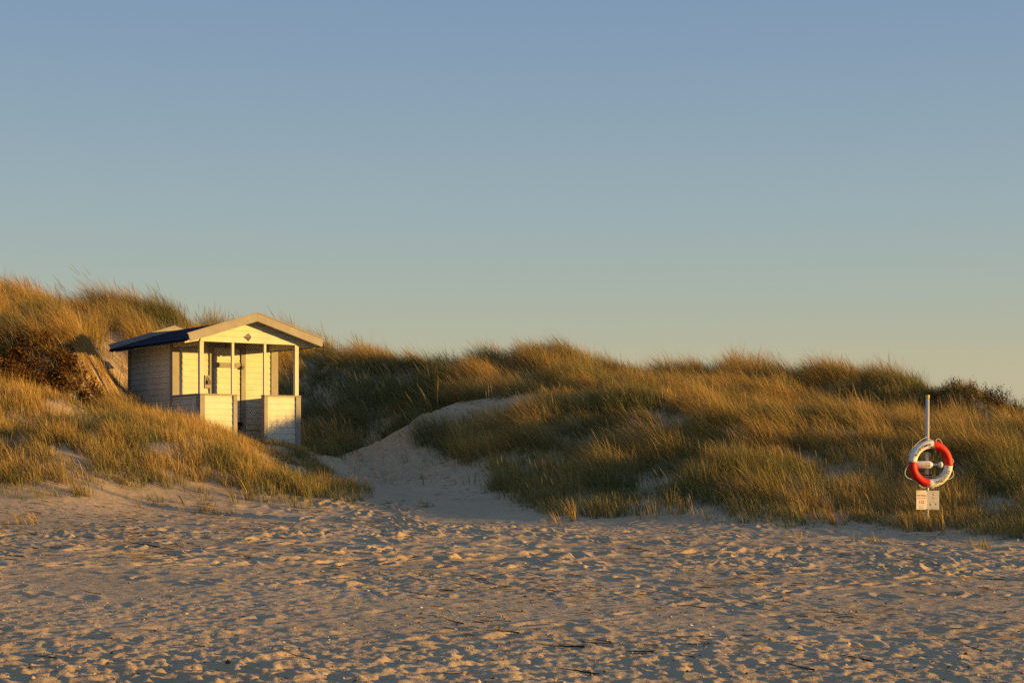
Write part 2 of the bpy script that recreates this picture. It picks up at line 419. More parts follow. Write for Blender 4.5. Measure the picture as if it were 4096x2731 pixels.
def grow(name, x, y, per, length, greenness, leanmul, spread=.13, heads=0.0, width=.0058, tus=.85):
    """tufts at x,y; per: blades per tuft; length, greenness: arrays per tuft"""
    n = len(x); per = np.broadcast_to(per, (n,)).astype(int); i = np.repeat(np.arange(n), per); m = len(i)
    sp = np.broadcast_to(spread, (n,))[i]
    rr = np.abs(R.normal(0, 1, m))*sp; aa = R.uniform(0, 2*math.pi, m)
    bx = x[i] + rr*np.cos(aa); by = y[i] + rr*np.sin(aa)
    bz = base_h(bx, by); bz = bz + detail(bx, by, bz) - .02
    f1, tid = worley(x, y, tus, 5 if tus == .85 else 8)            # which tussock a tuft belongs to
    dome = np.clip(1.18 - .95*f1**2, .38, 1.2); t2 = (tid*7.31) % 1; t3 = (tid*13.7) % 1
    f2, i2 = worley(x, y, .36, 12); fold = sstep(.45, .75, f2)       # hollows between the big hummocks: short, green
    length = length*dome*(.72 + .5*t2)*(1 - .35*fold); greenness = greenness + .40*fold + .25*(((i2*9.1) % 1) - .5); greenness = greenness + .09 + .85*(t3 - .5) + .30*np.clip(f1 - .35, 0, .4)
    tl = length[i]; L = tl*(.3 + .88*R.beta(2.2, 1.5, m))*(1 - .25*np.minimum(rr/sp/2.2, 1))
    wn = fbm(x*.35, y*.35, 90, 2)
    wdx = -.40 + .28*wn + .45*(((tid*3.77) % 1) - .5) + R.normal(0, .13, n); wdy = .18*fbm(x*.4, y*.4, 95, 2) + .3*(((tid*5.1) % 1) - .5) + R.normal(0, .10, n)
    lm = np.broadcast_to(leanmul, (n,))
    lean = np.stack([wdx*lm, wdy*lm], -1)[i] + np.stack([np.cos(aa), np.sin(aa)], -1)*(R.uniform(.05, .42, m))[:, None] + R.normal(0, .11, (m, 2))
    broken = R.uniform(0, 1, m) < .035; lean[broken] += R.normal(0, .55, (int(broken.sum()), 2))
    g = np.clip(greenness[i] + R.normal(0, .22, m), 0, 1)[:, None]
    k = R.uniform(0, 1, m)[:, None]
    dry = STRAW*(1-k) + np.where(R.uniform(0, 1, m)[:, None] < .22, RUST, PALE)*k
    kk = R.uniform(0, 1, m)[:, None]; grn = GREEN*(1-kk) + DEEP*kk
    tip = dry*(1-g*.75) + grn*g*.75; g2 = np.clip(g + .3, 0, 1); root = dry*(1-g2)*.7 + grn*g2
    j = R.uniform(.75, 1.25, m)[:, None]
    wid = width*R.uniform(.7, 1.4, m)*np.where(R.uniform(0, 1, m) < .10, 1.9, 1)
    V, Cc = blades(np.stack([bx, by, bz], -1), L, lean, wid, (root*j, tip*j), None)
    if heads > 0:
        sel = R.uniform(0, 1, n) < heads; hi = np.repeat(np.where(sel)[0], 2); h = len(hi)
        if h:
            hx = x[hi] + R.normal(0, .1, h); hy = y[hi] + R.normal(0, .1, h); hz = base_h(hx, hy)
            Lh = length[hi]*R.uniform(1.1, 1.45, h)
            ln = np.stack([wdx*lm, wdy*lm], -1)[hi]*.8 + R.normal(0, .07, (h, 2))
            c = np.tile(PALE*.9, (h, 1)); b0 = np.stack([hx, hy, hz], -1)
            V2, C2 = blades(b0, Lh, ln, np.full(h, .005), (c, c), None)
            # seed head: a short fat spike from 80 % of the stem onward
            mid = (V2[:, 4] + V2[:, 5])/2; tipp = V2[:, 6]; d = tipp - mid
            B3 = mid + d*.15; sd = np.tile(np.array([1., 0, 0]), (h, 1)); V3 = np.empty((h, 7, 3))
            for q, (t, w) in enumerate(((0, .004), (.35, .014), (.75, .011))):
                V3[:, 2*q] = B3 + d*t - sd*w*.5; V3[:, 2*q+1] = B3 + d*t + sd*w*.5
            V3[:, 6] = B3 + d*1.15
            C3 = np.tile((PALE*.85)[None, None], (h, 7, 1))
            V = np.concatenate([V, V2, V3]); Cc = np.concatenate([Cc, C2, C3])
    return V, Cc

def field(name, N, xr, yr, seed, cond, dens):
    x, y = tufts(N, xr, yr, seed)
    ok = (np.abs(x) < .33*y + 2.2); x = x[ok]; y = y[ok]
    z = base_h(x, y); z = z + detail(x, y, z)
    g = grass_mask(x, y, z)
    px = CX + F*x/y; py = HY - F*z/y
    keep = cond(x, y, px, py) & (R.uniform(0, 1, len(x)) < g*dens(x, y, px, py))
    return x[keep], y[keep], px[keep], py[keep], g[keep]

def left_zone(x, y, px, py): return (px < 378) & (y < 38.6) & (x < -2)
def clump(x, y, s, lo, hi, seed): return sstep(lo, hi, fbm(x*s, y*s, seed, 2))
def gaps(x, y, s, seed): return 1 - .62*sstep(.42, .72, worley(x, y, s, seed)[0])

# near left mound: short stubbly grass
x, y, px, py, g = field('l', 19000, (-14.5, -2), (26.5, 39.5), 1, left_zone, lambda x, y, px, py: (.3 + .7*clump(x, y, .9, -.5, .05, 21))*gaps(x, y, 1.5, 8))
ln = (.42 + .12*fbm(x*.8, y*.8, 30, 2) + .1*R.uniform(-1, 1, len(x)))*(.55+.45*g)*(1 - .55*sstep(215, 265, px)*sstep(33.8, 35.2, y))
V, Cc = grow('l', x, y, R.integers(10, 20, len(x)), ln, .30 + .35*fbm(x*.5, y*.5, 31, 2), .6, .085, tus=1.5)
tag(blade_object('mound_grass', V, Cc, M['blade']), 'short dry stubbly grass covering the low mound in front of the beach hut', 'grass', kind='stuff')
n_total = len(V)
# left dune behind the hut
def zone_b(x, y, px, py): return ~left_zone(x, y, px, py) & (px < 445) & ((y > 38.6))
x, y, px, py, g = field('b', 15000, (-17, -1.5), (38, 52), 2, zone_b, lambda x, y, px, py: (.7 + .3*clump(x, y, .6, -.5, .1, 22))*gaps(x, y, .85, 5))
ln = .76 + .14*fbm(x*.5, y*.5, 33, 2) + .12*R.uniform(-1, 1, len(x))
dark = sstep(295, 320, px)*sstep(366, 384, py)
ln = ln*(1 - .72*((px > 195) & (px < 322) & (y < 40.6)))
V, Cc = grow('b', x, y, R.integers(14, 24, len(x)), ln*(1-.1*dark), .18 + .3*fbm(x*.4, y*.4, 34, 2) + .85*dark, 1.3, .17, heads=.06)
# thin tufts on the steep bank beside the hut
x = R.uniform(-11.4, -9.2, 520); y = R.uniform(38.6, 42.6, 520); px = CX + F*x/y; k = (px < 118) & (clump(x, y, 1.6, -.35, .1, 25) > R.uniform(0, 1, 520)); x = x[k]; y = y[k]
V2, C2 = grow('b', x, y, 15, R.uniform(.28, .55, len(x)), np.full(len(x), .15), 1.1, .10); V = np.concatenate([V, V2]); Cc = np.concatenate([Cc, C2])
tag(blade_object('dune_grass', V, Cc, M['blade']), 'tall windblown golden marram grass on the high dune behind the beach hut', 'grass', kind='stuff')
n_total += len(V)
# right dunes
def zone_c(x, y, px, py): return ~left_zone(x, y, px, py) & ~zone_b(x, y, px, py)
x, y, px, py, g = field('c', 42000, (-4, 19), (24.6, 51), 3, zone_c, lambda x, y, px, py: (.45 + .55*clump(x, y, .8, -.5, .1, 23) + .4*sstep(35, 38, y))*gaps(x, y, .85, 5))
foot = 1 - sstep(.1, .9, base_h(x, y) - beach(x, y))
ln = (.72 + .13*fbm(x*.5, y*.5, 35, 2) + .12*R.uniform(-1, 1, len(x)))*(1 - .42*foot)*(.6+.4*g)*(1 - .45*sstep(915, 940, px)*sstep(37, 39, y))*(1 - .5*np.exp(-((x - .9)/2.6)**2 - ((y - 39.9)/1.3)**2))
grn = .22 + .38*fbm(x*.45, y*.45, 36, 2) + .25*foot + .35*sstep(39, 42, y)*(px > 860) + .45*np.exp(-((px - 480)/80)**2 - ((py - 465)/38)**2) + .25*np.exp(-((px - 700)/120)**2 - ((py - 490)/25)**2)  # left patch: green grass, deepened to stand in for shade on the dune front
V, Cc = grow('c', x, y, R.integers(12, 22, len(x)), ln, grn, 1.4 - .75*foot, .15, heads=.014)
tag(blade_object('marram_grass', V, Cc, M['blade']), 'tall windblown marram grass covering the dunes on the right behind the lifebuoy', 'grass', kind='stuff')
n_total += len(V)
print('blades', n_total)

# ------------------------------------------------------------------ beach hut
HX, HYY, HTH = -7.06, 38.46, .6
hut = empty('beach_hut', (HX, HYY, CZ), HTH)
tag(hut, 'white weatherboard beach hut with blue gabled roof and open front porch', 'beach hut')
PITCH = .138
def siding(p0, p1, z0, z1, name, parent, out, phase=2.34, mat='white', th=.03, ztop=None, label=None):
    """weatherboards between plan points p0,p1 (local), facing direction out; ztop(u): sloped top for gables"""
    p0 = Vector((*p0, 0)); p1 = Vector((*p1, 0)); o = Vector((*out, 0)); d = (p1-p0); ln = d.length; d.normalize()
    mb = MB(); k0 = math.floor((z0-phase)/PITCH)
    z = phase + k0*PITCH
    while z < z1 - .004:
        a = max(z, z0); b = min(z+PITCH, z1)
        def cut(zz):
            if ztop is None: return 0, ln
            return ztop(zz)
        if b - a > .008:
            prof = [(a, .013), (b-.011, .006), (b-.008, -.003), (b, -.003)] if b == z+PITCH else [(a, .013), (b, .008)]
            rows = []
            for zz, oo in prof:
                u0, u1 = cut(zz)
                rows.append([p0+d*u0+o*oo+Vector((0,0,zz)), p0+d*u1+o*oo+Vector((0,0,zz))])
            vs = [q for r in rows for q in r]; fs = [(2*i, 2*i+1, 2*i+3, 2*i+2) for i in range(len(rows)-1)]
            u0, u1 = cut(a)
            n = len(vs); vs += [p0+d*u0-o*.004+Vector((0,0,a)), p0+d*u1-o*.004+Vector((0,0,a))]
            fs.append((n, n+1, 1, 0))
            # end grain, and the back of the board
            us = [cut(zz) for zz, _ in prof]
            m = len(vs)
            for zz, oo in prof:
                u0, u1 = cut(zz); vs += [p0+d*u0-o*th+Vector((0,0,zz)), p0+d*u1-o*th+Vector((0,0,zz))]
            for i in range(len(prof)-1):
                fs += [(m+2*i, m+2*i+2, m+2*i+3, m+2*i+1), (2*i, 2*i+2, m+2*i+2, m+2*i), (2*i+1, m+2*i+1, m+2*i+3, 2*i+3)]
            mb.add(vs, fs)
        z += PITCH
    ob = mb.build(name, M[mat], parent)
    if label: ob['label'] = label
    return ob
W, PD, QD = 2.52, 1.56, 4.25          # porch width, porch depth, back wall
HW0, HW1 = .02, 2.69                  # house body, a little wider than the porch
ZR, ZB = 1.475, 2.655                 # rail top, underside of the gable beam
XA = 1.287                            # ridge position
ROOF_O, ROOF_B = -.31, 4.47           # front and back overhang
ZAP, ZEV, EX0, EX1 = 3.33, 2.79, -.42, 2.995
def roof_z(x): return ZAP - (ZAP-ZEV)*abs(x-XA)/(XA-EX0)

# house body
siding((HW0, QD), (HW0, PD), -.2, 2.78, 'side_wall', hut, (-1, 0))
siding((HW1, PD), (HW1, QD), -.2, 2.78, 'side_wall', hut, (1, 0))
siding((HW1, QD), (HW0, QD), -.2, 2.78, 'back_wall', hut, (0, 1))
fw = siding((HW0, PD), (1.04, PD), .70, 2.80, 'front_wall', hut, (0, -1))
siding((1.74, PD), (HW1, PD), .70, 2.80, 'front_wall', hut, (0, -1))
MB().box((HW0+.06, PD+.04, -.2), (HW1-.06, QD-.06, .70)).build('base', M['white'], hut)
bgw = MB().prism([(HW0, QD-.03, 2.78), (HW1, QD-.03, 2.78), (XA, QD-.03, 3.17)], (0, .05, 0)); bgw.build('back_gable', M['white'], hut)
MB().prism([(HW0+.03, PD+.03, 2.79), (HW1-.03, PD+.03, 2.79), (XA, PD+.03, 3.15)], (0, -.03, 0)).build('inner_gable', M['white'], hut)
# corner boards
for x, y, sx, sy in ((HW0, PD, -1, -1), (HW1, PD, 1, -1), (HW0, QD, -1, 1), (HW1, QD, 1, 1)):
    mb = MB()
    t, wd = .034, .15
    x0, x1 = (x-t, x+wd) if sx < 0 else (x-wd, x+t); yA = y - t if sy < 0 else y
    mb.box((x0, y-t if sy < 0 else y+.005, -.25), (x1, y-.005 if sy < 0 else y+t, 2.70))
    ya, yb = (y-.003, y+.13) if sy < 0 else (y-.13, y+.003)
    xa, xb = (x-t+.002, x-.005) if sx < 0 else (x+.005, x+t-.002)
    mb.box((xa, ya, -.25), (xb, yb, 2.70))
    mb.build('corner_board', M['grey'], hut, bevel=.003)
# door, frame and locks
door = siding((1.045, PD-.004), (1.715, PD-.004), .875, 2.645, 'door', hut, (0, -1), th=.02)
mb = MB(); mb.box((1.005, PD-.052, 2.165), (1.735, PD-.026, 2.285)); plank = mb.build('lock_plank', M['grey'], door, bevel=.003)
mb = MB(); mb.box((1.16, PD-.060, 2.205), (1.46, PD-.0525, 2.245)); mb.build('hasp', M['steel'], door); mb = MB(); mb.box((1.60, PD-.060, 2.208), (1.735, PD-.0525, 2.242)); mb.build('hasp', M['steel'], door); mb = MB()
for q in (1.19, 1.28, 1.37, 1.43): MB().tube([(q, PD-.060, 2.225), (q, PD-.066, 2.225)], .009, 8).build('screw', M['dark'], door)
def padlock(x, y, z, s, parent):
    mb = MB(); mb.box((x-.026*s, y-.03*s, z-.06*s), (x+.026*s, y-.004, z)); o = mb.build('padlock', M['brass'], parent, bevel=.004)
    pts = [(x-.017*s, y-.016*s, z-.004)] + [(x-.017*s*math.cos(a), y-.016*s, z+.03*s+.018*s*math.sin(a)) for a in np.linspace(0, math.pi, 7)] + [(x+.017*s, y-.016*s, z-.004)]
    MB().tube(pts, .0055*s, 6).build('shackle', M['steel'], o); return o
padlock(1.765, PD-.06, 2.215, 1.35, hut)
MB().box((.925, PD-.042, .70), (1.042, PD-.004, 2.80)).build('door_frame', M['grey'], hut, bevel=.003)
MB().box((1.742, PD-.042, .45), (1.862, PD-.004, 2.80)).build('door_frame', M['grey'], hut, bevel=.003)
MB().box((1.044, PD-.040, 2.655), (1.740, PD-.004, 2.80)).build('door_header', M['grey'], hut)
MB().box((1.044, PD-.12, .78), (1.740, PD-.002, .868)).build('door_sill', M['dark'], hut)
mb = MB(); mb.box((.792, PD-.060, 1.665), (.922, PD-.024, 1.968)); lb = mb.build('lock_board', M['grey'], hut, bevel=.003)
padlock(.885, PD-.062, 1.845, 1.5, hut)
MB().tube([(.90, PD-.075, 1.85), (.95, PD-.085, 1.84), (.955, PD-.07, 1.80), (.93, PD-.06, 1.79)], .006, 6).build('lock_hook', M['steel'], hut)
MB().box((1.325, PD-.0465, 2.675), (1.395, PD-.0405, 2.725)).build('number_plate', M['redplate'], hut)
# porch floor, posts, beam, ceiling
mb = MB()
for i in range(11): mb.box((.03+i*.224, .16, .40), (.03+i*.224+.216, PD-.05, .435))
mb.build('porch_floor', M['grey'], hut)
for a, b in ((0.0, .10), (.79, .852), (1.60, 1.662), (2.40, 2.50)):
    MB().box((a, .012, ZR-.02), (b, .012+(b-a), ZB+.03)).build('post', M['white_post'], hut, bevel=.004)
zt = lambda zz: (max(0, XA-(ZAP-.155-zz)/((ZAP-ZEV)/(XA-EX0)) - .0), min(W, XA+(ZAP-.155-zz)/((ZAP-ZEV)/(XA-EX0))))
siding((0, .0), (W, .0), ZB, 3.17, 'gable', hut, (0, -1), phase=ZB, ztop=zt)
MB().box((.0, .034, ZB+.001), (W, .10, ZB+.12)).build('front_beam', M['white'], hut)
MB().box((.0, .105, 2.60), (.05, PD-.04, 2.74)).build('side_beam', M['white'], hut)
MB().box((W-.05, .105, 2.60), (W, PD-.04, 2.74)).build('side_beam', M['white'], hut)
mb = MB(); a = .115   # faceted knob on the gable
cx, cz = 1.20, 2.79
mb.add([(cx-a, -.022, cz), (cx, -.022, cz-a*.8), (cx+a*.72, -.022, cz), (cx, -.022, cz+a*.8), (cx+.02, -.125, cz)], [(0,1,4),(1,2,4),(2,3,4),(3,0,4),(3,2,1,0)])
mb.build('gable_lamp', M['white_post'], hut)
# railing panels
def panel(name, x0, x1, bw0, bw1, depth=.12):
    g = siding((x0+.02, .012), (x1-.02, .012), -.15, ZR-.035, name, hut, (0, -1), phase=ZB, th=.03)
    siding((x1-.02, depth-.006), (x0+.02, depth-.006), -.15, ZR-.035, 'inner_boards', g, (0, 1), phase=ZB, th=.03)
    mb = MB(); mb.box((x0-.012, -.035, ZR-.034), (x1+.012, depth+.03, ZR)); mb.build('rail_cap', M['grey'], g, bevel=.004)
    MB().box((x0-.008, -.026, -.2), (x0+bw0, .006, ZR-.036)).build('panel_edge', M['grey'], g, bevel=.003)
    MB().box((x1-bw1, -.026, -.2), (x1+.008, .006, ZR-.036)).build('panel_edge', M['grey'], g, bevel=.003)
    for xx in ((x0-.006, x0+.018), (x1-.018, x1+.006)):
        MB().box((xx[0], .0065, -.2), (xx[1], depth+.02, ZR-.037)).build('panel_edge', M['grey'], g)
    return g
panel('railing_panel', 0, .906, .113, .09)
panel('railing_panel', 1.60, 2.53, .085, .12)
for xs, out in ((0.0, -1), (2.53, 1)):
    s = siding((xs, PD-.04) if out < 0 else (xs, .14), (xs, .14) if out < 0 else (xs, PD-.04), -.15, ZR-.035, 'side_railing', hut, (out, 0), th=.03)
    x0 = xs-.035 if out < 0 else xs-.07
    MB().box((x0, .152, ZR-.032), (x0+.105, PD-.037, ZR+.002)).build('rail_cap', M['grey'], s, bevel=.004)
    xa = xs-.034 if out < 0 else xs+.006
    MB().box((xa, .023, -.2), (xa+.028, .142, ZR-.037)).build('panel_edge', M['grey'], s)
# roof: boarded deck, blue sheet, barge boards, rafter tails
dz = Vector((0, 0, 1))
roof = None
for sgn in (-1, 1):
    ex = EX0 if sgn < 0 else EX1; ea = abs(ex-XA)
    def zz(u, off): return ZAP - (ZAP-ZEV)*u + off
    top = -.105
    pr = [(XA, ROOF_O+.03, zz(0, top)), (ex, ROOF_O+.03, zz(1, top)), (ex, ROOF_O+.03, zz(1, top-.022)), (XA, ROOF_O+.03, zz(0, top-.022))]
    mb = MB().prism(pr, (0, ROOF_B-ROOF_O-.06, 0))
    # felt laps and the folded edge along the eave
    for u in (.33, .67):
        x1 = XA+(ex-XA)*u; x2 = XA+(ex-XA)*(u+.02)
        mb.prism([(XA+(ex-XA)*(u-.0), ROOF_O+.032, zz(u, top+.001)), (x2, ROOF_O+.032, zz(u+.02, top+.001)), (x2, ROOF_O+.032, zz(u+.02, top+.007)), (x1, ROOF_O+.032, zz(u, top+.007))], (0, ROOF_B-ROOF_O-.064, 0))
    mb.prism([(ex, ROOF_O+.03, zz(1, top+.003)), (ex+.014*sgn, ROOF_O+.03, zz(1, top-.006)), (ex+.014*sgn, ROOF_O+.03, zz(1, top-.062)), (ex, ROOF_O+.03, zz(1, top-.055))], (0, ROOF_B-ROOF_O-.06, 0))
    r = mb.build('roof_sheet', M['roof'], hut)
    pr = [(XA, ROOF_O+.034, zz(0, top-.024)), (ex-.01*sgn, ROOF_O+.034, zz(1, top-.024)), (ex-.01*sgn, ROOF_O+.034, zz(1, top-.044)), (XA, ROOF_O+.034, zz(0, top-.044))]
    MB().prism(pr, (0, ROOF_B-ROOF_O-.068, 0)).build('roof_deck', M['white'], hut)
    for yb in (ROOF_O, ROOF_B-.028):
        pr = [(XA, yb, zz(0, 0)), (ex, yb, zz(1, 0)), (ex-.028*sgn*-1*-1, yb, zz(1, -.19)+.0), (XA, yb, zz(0, -.19))]
        pr[2] = (ex - .05*sgn, yb, zz(1-.05/ea, -.19))
        bb = MB().prism(pr, (0, .028, 0)).build('barge_board', M['grey'], hut, bevel=.003)
        yy = yb-.014 if yb < 0 else yb+.0
        pr = [(XA, yy, zz(0, .022)), (ex+.02*sgn, yy, zz(1+.02/ea, .022)), (ex+.02*sgn, yy, zz(1+.02/ea, .001)), (XA, yy, zz(0, .001))]
        MB().prism(pr, (0, .052, 0)).build('cap_strip', M['grey'], bb)
    for yr in (.02, PD+.10, (PD+QD)/2+.05, QD-.10) if sgn < 0 else (.02, PD+.10, QD-.1):
        xw = HW0 if sgn < 0 else HW1
        xe = ex - .06*sgn
        pr = [(xw - .05*sgn, yr, zz(abs(xw-XA)/ea, -.152)), (xe, yr, zz(abs(xe-XA)/ea, -.152)), (xe, yr, zz(abs(xe-XA)/ea, -.205)), (xw - .05*sgn, yr, zz(abs(xw-XA)/ea, -.245))]
        MB().prism(pr, (0, .05, 0)).build('rafter_tail', M['white'], hut)

# ------------------------------------------------------------------ lifebuoy station
PX, PY = 6.64, 27.2
zg = float(ground(np.array([PX]), np.array([PY]))[0])
post = empty('lifebuoy_post', (PX, PY, CZ - 1.126)); post.rotation_euler = (0, math.radians(.25), 0)
tag(post, 'white metal pole with a yellow top carrying the lifebuoy and the emergency sign', 'post')
H = 1.019 + 1.126
MB().tube([(0, 0, -.6), (0, 0, H-.045)], .029, 24).build('pole', M['pole'], post, smooth=False)
for p in post.children: p.data.polygons.foreach_set('use_smooth', [len(f.vertices) == 4 for f in p.data.polygons])
MB().tube([(0, 0, H-.045), (0, 0, H-.004), (0, 0, H)], [.0325, .0325, .029], 24).build('cap', M['yellow'], post)
BZ = 1.126 - .084 + .012     # ring centre above the post base
for dzz in (.205, -.205):
    z0 = BZ + dzz
    mb = MB(); mb.tube([(0, 0, z0-.021), (0, 0, z0+.021)], .040, 20); mb.box((-.066, -.052, z0-.024), (.066, -.020, z0+.024))
    c = mb.build('clamp', M['black'], post)
    for q in (-.045, 0, .045): MB().tube([(q, -.0515, z0), (q, -.058, z0)], .008, 8).build('bolt', M['steel'], c)
# wire cradle that holds the ring
mb = MB(); mb.tube([(-.075, -.03, BZ+.195), (-.085, -.13, BZ+.235), (-.072, -.165, BZ+.262), (.072, -.165, BZ+.262), (.085, -.13, BZ+.235), (.075, -.03, BZ+.195)], .0045, 6)
mb.build('wire_cradle', M['steel'], post)
mb = MB(); mb.tube([(-.07, -.03, BZ-.21), (-.16, -.10, BZ-.20), (-.19, -.172, BZ-.215), (-.25, -.165, BZ-.285), (-.262, -.10, BZ-.30)], .0042, 6)
mb.build('wire_bracket', M['steel'], post)
mb = MB(); mb.tube([(.07, -.03, BZ-.21), (.16, -.10, BZ-.20), (.19, -.172, BZ-.215), (.25, -.165, BZ-.285), (.262, -.10, BZ-.30)], .0042, 6)
mb.build('wire_bracket', M['steel'], post)
mb = MB(); mb.tube([(-.19, -.172, BZ-.215), (.19, -.172, BZ-.215)], .0042, 6)
mb.build('wire_bracket', M['steel'], post)

RM, RT = .3105, .0675        # torus radii
buoy = empty('lifebuoy', (PX + .055*0 + .032, PY - .105, CZ - .084 + .0), math.radians(-14))
buoy.rotation_euler = (0, math.radians(6), math.radians(12))
tag(buoy, 'red and white lifebuoy ring with a grab rope hanging on the pole', 'lifebuoy')
# local frame: ring in the xz plane, front is -y
def segment(a0, a1, mat, name):
    na, nt = 24, 20; vs = []; fs = []
    for i in range(na+1):
        a = math.radians(a0 + (a1-a0)*i/na)
        for j in range(nt):
            t = 2*math.pi*j/nt; r = RM + RT*math.cos(t)
            vs.append((r*math.cos(a), -RT*.86*math.sin(t), r*math.sin(a)))
    for i in range(na):
        for j in range(nt): fs.append((i*nt+j, i*nt+(j+1) % nt, (i+1)*nt+(j+1) % nt, (i+1)*nt+j))
    fs += [tuple(range(nt)), tuple(range(na*nt, (na+1)*nt))]
    o = MB().add(vs, fs).build(name, M[mat], buoy)
    o.data.polygons.foreach_set('use_smooth', [len(f.vertices) == 4 for f in o.data.polygons]); return o
segment(0, 90, 'red', 'red_quarter'); w1 = segment(90, 180, 'whitebuoy', 'white_quarter'); segment(180, 270, 'red', 'red_quarter'); w2 = segment(270, 360, 'whitebuoy', 'white_quarter')
for a in (0, 90, 180, 270):     # seams
    ar = math.radians(a); vs = []; k = 20
    pts = [((RM+(RT+.001)*math.cos(t))*math.cos(ar), -(RT*.86+.001)*math.sin(t), (RM+(RT+.001)*math.cos(t))*math.sin(ar)) for t in np.linspace(0, 2*math.pi, 21)]
    MB().tube(pts, .003, 5, caps=False).build('seam', M['whitebuoy'], buoy)

_dg = None
def text_mesh(s, size, bold=.0):
    """outline letters as vertices and faces, baseline at y=0, starting at x=0"""
    cu = bpy.data.curves.new('text', 'FONT'); cu.body = s; cu.size = size; cu.offset = bold; cu.resolution_u = 3
    ob = bpy.data.objects.new('text', cu); C.objects.link(ob)
    dg = bpy.context.evaluated_depsgraph_get(); me = bpy.data.meshes.new_from_object(ob.evaluated_get(dg))
    v = [tuple(p.co) for p in me.vertices]; f = [tuple(p.vertices) for p in me.polygons]
    bpy.data.objects.remove(ob); bpy.data.curves.remove(cu); bpy.data.meshes.remove(me)
    return v, f
def ring_text(s, size, a0, a1, inward_base, r0, parent):
    """letters round the ring from angle a0 to a1 (degrees); baseline radius r0"""
    v, f = text_mesh(s, size, .0016); w = max(p[0] for p in v); out = []
    for x, y, _ in v:
        a = math.radians(a0 + (a1-a0)*x/w); r = r0 + y if inward_base else r0 - y
        d = max(RT*RT - (r-RM)**2, 0)**.5*.86 + .0022
        out.append((r*math.cos(a), -d, r*math.sin(a)))
    return MB().add(out, f).build('lettering', M['ink'], parent)
ring_text('VELLINGE KOMMUN', .047, 165, 101, True, .292, w1)
ring_text('TRYGG-HANSA', .066, 283, 347, False, .332, w2)

def rope_loop(pts, name='grab_rope'):
    """smooth rope through points (x,z[,y]) in the ring plane"""
    P3 = [Vector((p[0], p[2] if len(p) > 2 else -.01, p[1])) for p in pts]; out = []
    for i in range(len(P3)-1):
        p0, p1, p2, p3 = P3[max(i-1, 0)], P3[i], P3[i+1], P3[min(i+2, len(P3)-1)]
        for t in np.linspace(0, 1, 7)[:-1]:
            out.append(.5*((2*p1)+(p2-p0)*t+(2*p0-5*p1+4*p2-p3)*t*t+(3*p1-p0-3*p2+p3)*t**3))
    out.append(P3[-1]); MB().tube(out, .0068, 7).build(name, M['rope'], buoy, smooth=True)
def q(*pts):   # photograph-measured loop shapes, metres from the ring centre, turned into the ring's own frame
    ca, sa = math.cos(math.radians(6)), math.sin(math.radians(6)); r = []
    for x, y in pts:
        X, Z = (x-775)/1633, (740-y)/1633; r.append((X*ca - Z*sa, X*sa + Z*ca))
    return r
rope_loop(q((775,125),(720,72),(650,50),(560,85),(450,155),(340,250),(250,350),(190,450),(172,540),(200,600)))
rope_loop(q((190,742),(110,820),(55,920),(50,1010),(100,1085),(190,1130),(300,1165),(400,1240),(470,1310),(560,1362),(645,1340)))
rope_loop(q((905,140),(940,100),(985,88),(1040,125),(1095,220)))
rope_loop(q((1345,575),(1395,640),(1405,690),(1365,735)))
rope_loop(q((1350,880),(1395,930),(1412,1000),(1385,1075),(1310,1125),(1225,1145)))
rope_loop(q((785,1345),(820,1376),(855,1345)))
for a in (84, 3, 175, 265, 300, 335):
    ar = math.radians(a)
    pts = [((RM+(RT+.002)*math.cos(t))*math.cos(ar), -(RT*.86+.002)*math.sin(t), (RM+(RT+.002)*math.cos(t))*math.sin(ar)) for t in np.linspace(-.9, .9, 9)]
    MB().tube(pts, .005, 6).build('rope_tie', M['rope'], buoy)

# rescue line canister across the ring
can = empty('rescue_line_bottle', (PX - .045, PY - .085, CZ - .098))
tag(can, 'white plastic rescue line bottle lying across the middle of the lifebuoy', 'rescue line')
def lathe(prof, mat, name, parent, k=24):
    vs = []; fs = []; n = len(prof)
    for x, r in prof:
        for j in range(k): a = 2*math.pi*j/k; vs.append((x, r*math.cos(a), r*math.sin(a)))
    for i in range(n-1):
        for j in range(k): fs.append((i*k+j, i*k+(j+1) % k, (i+1)*k+(j+1) % k, (i+1)*k+j))
    fs += [tuple(range(k)), tuple(range((n-1)*k, n*k))]
    o = MB().add(vs, fs).build(name, M[mat], parent)
    o.data.polygons.foreach_set('use_smooth', [len(f.vertices) == 4 for f in o.data.polygons]); return o
lathe([(-.186, .045), (-.182, .056), (-.172, .0605), (.066, .0605), (.074, .0575), (.112, .028), (.116, .026)], 'plastic', 'bottle_body', can)
lathe([(.112, .020)] + [(.12+i*.0075, .0195 if i % 2 else .0165) for i in range(11)] + [(.205, .019)], 'plastic', 'ribbed_neck', can)
lathe([(.200, .018), (.206, .030), (.220, .046), (.238, .0515), (.256, .048), (.270, .036), (.278, .016)], 'plastic', 'grip_knob', can)
mb = MB()
for j in range(6):
    a0, a1 = math.radians(65+j*8.3), math.radians(65+(j+1)*8.3)
mb.add([(x, -.0612*math.sin(a), .0612*math.cos(a)) for a in np.linspace(math.radians(55), math.radians(118), 8) for x in (-.068, .064)],
       [(2*i, 2*i+1, 2*i+3, 2*i+2) for i in range(7)])
mb.build('bottle_label', M['sign2'], can)
mb = MB()
def onbottle(x0, x1, z, h, mat): MB().add([(x, -math.sqrt(.0622**2 - zz*zz), zz) for zz in (z-h/2, z+h/2) for x in (x0, x1)], [(0, 1, 3, 2)]).build('label_print', M[mat], can)
for q_ in ((-.002, .018, .024, .008), (-.010, .024, -.017, .010), (.032, .055, -.014, .022)): onbottle(*q_, 'inkpale')
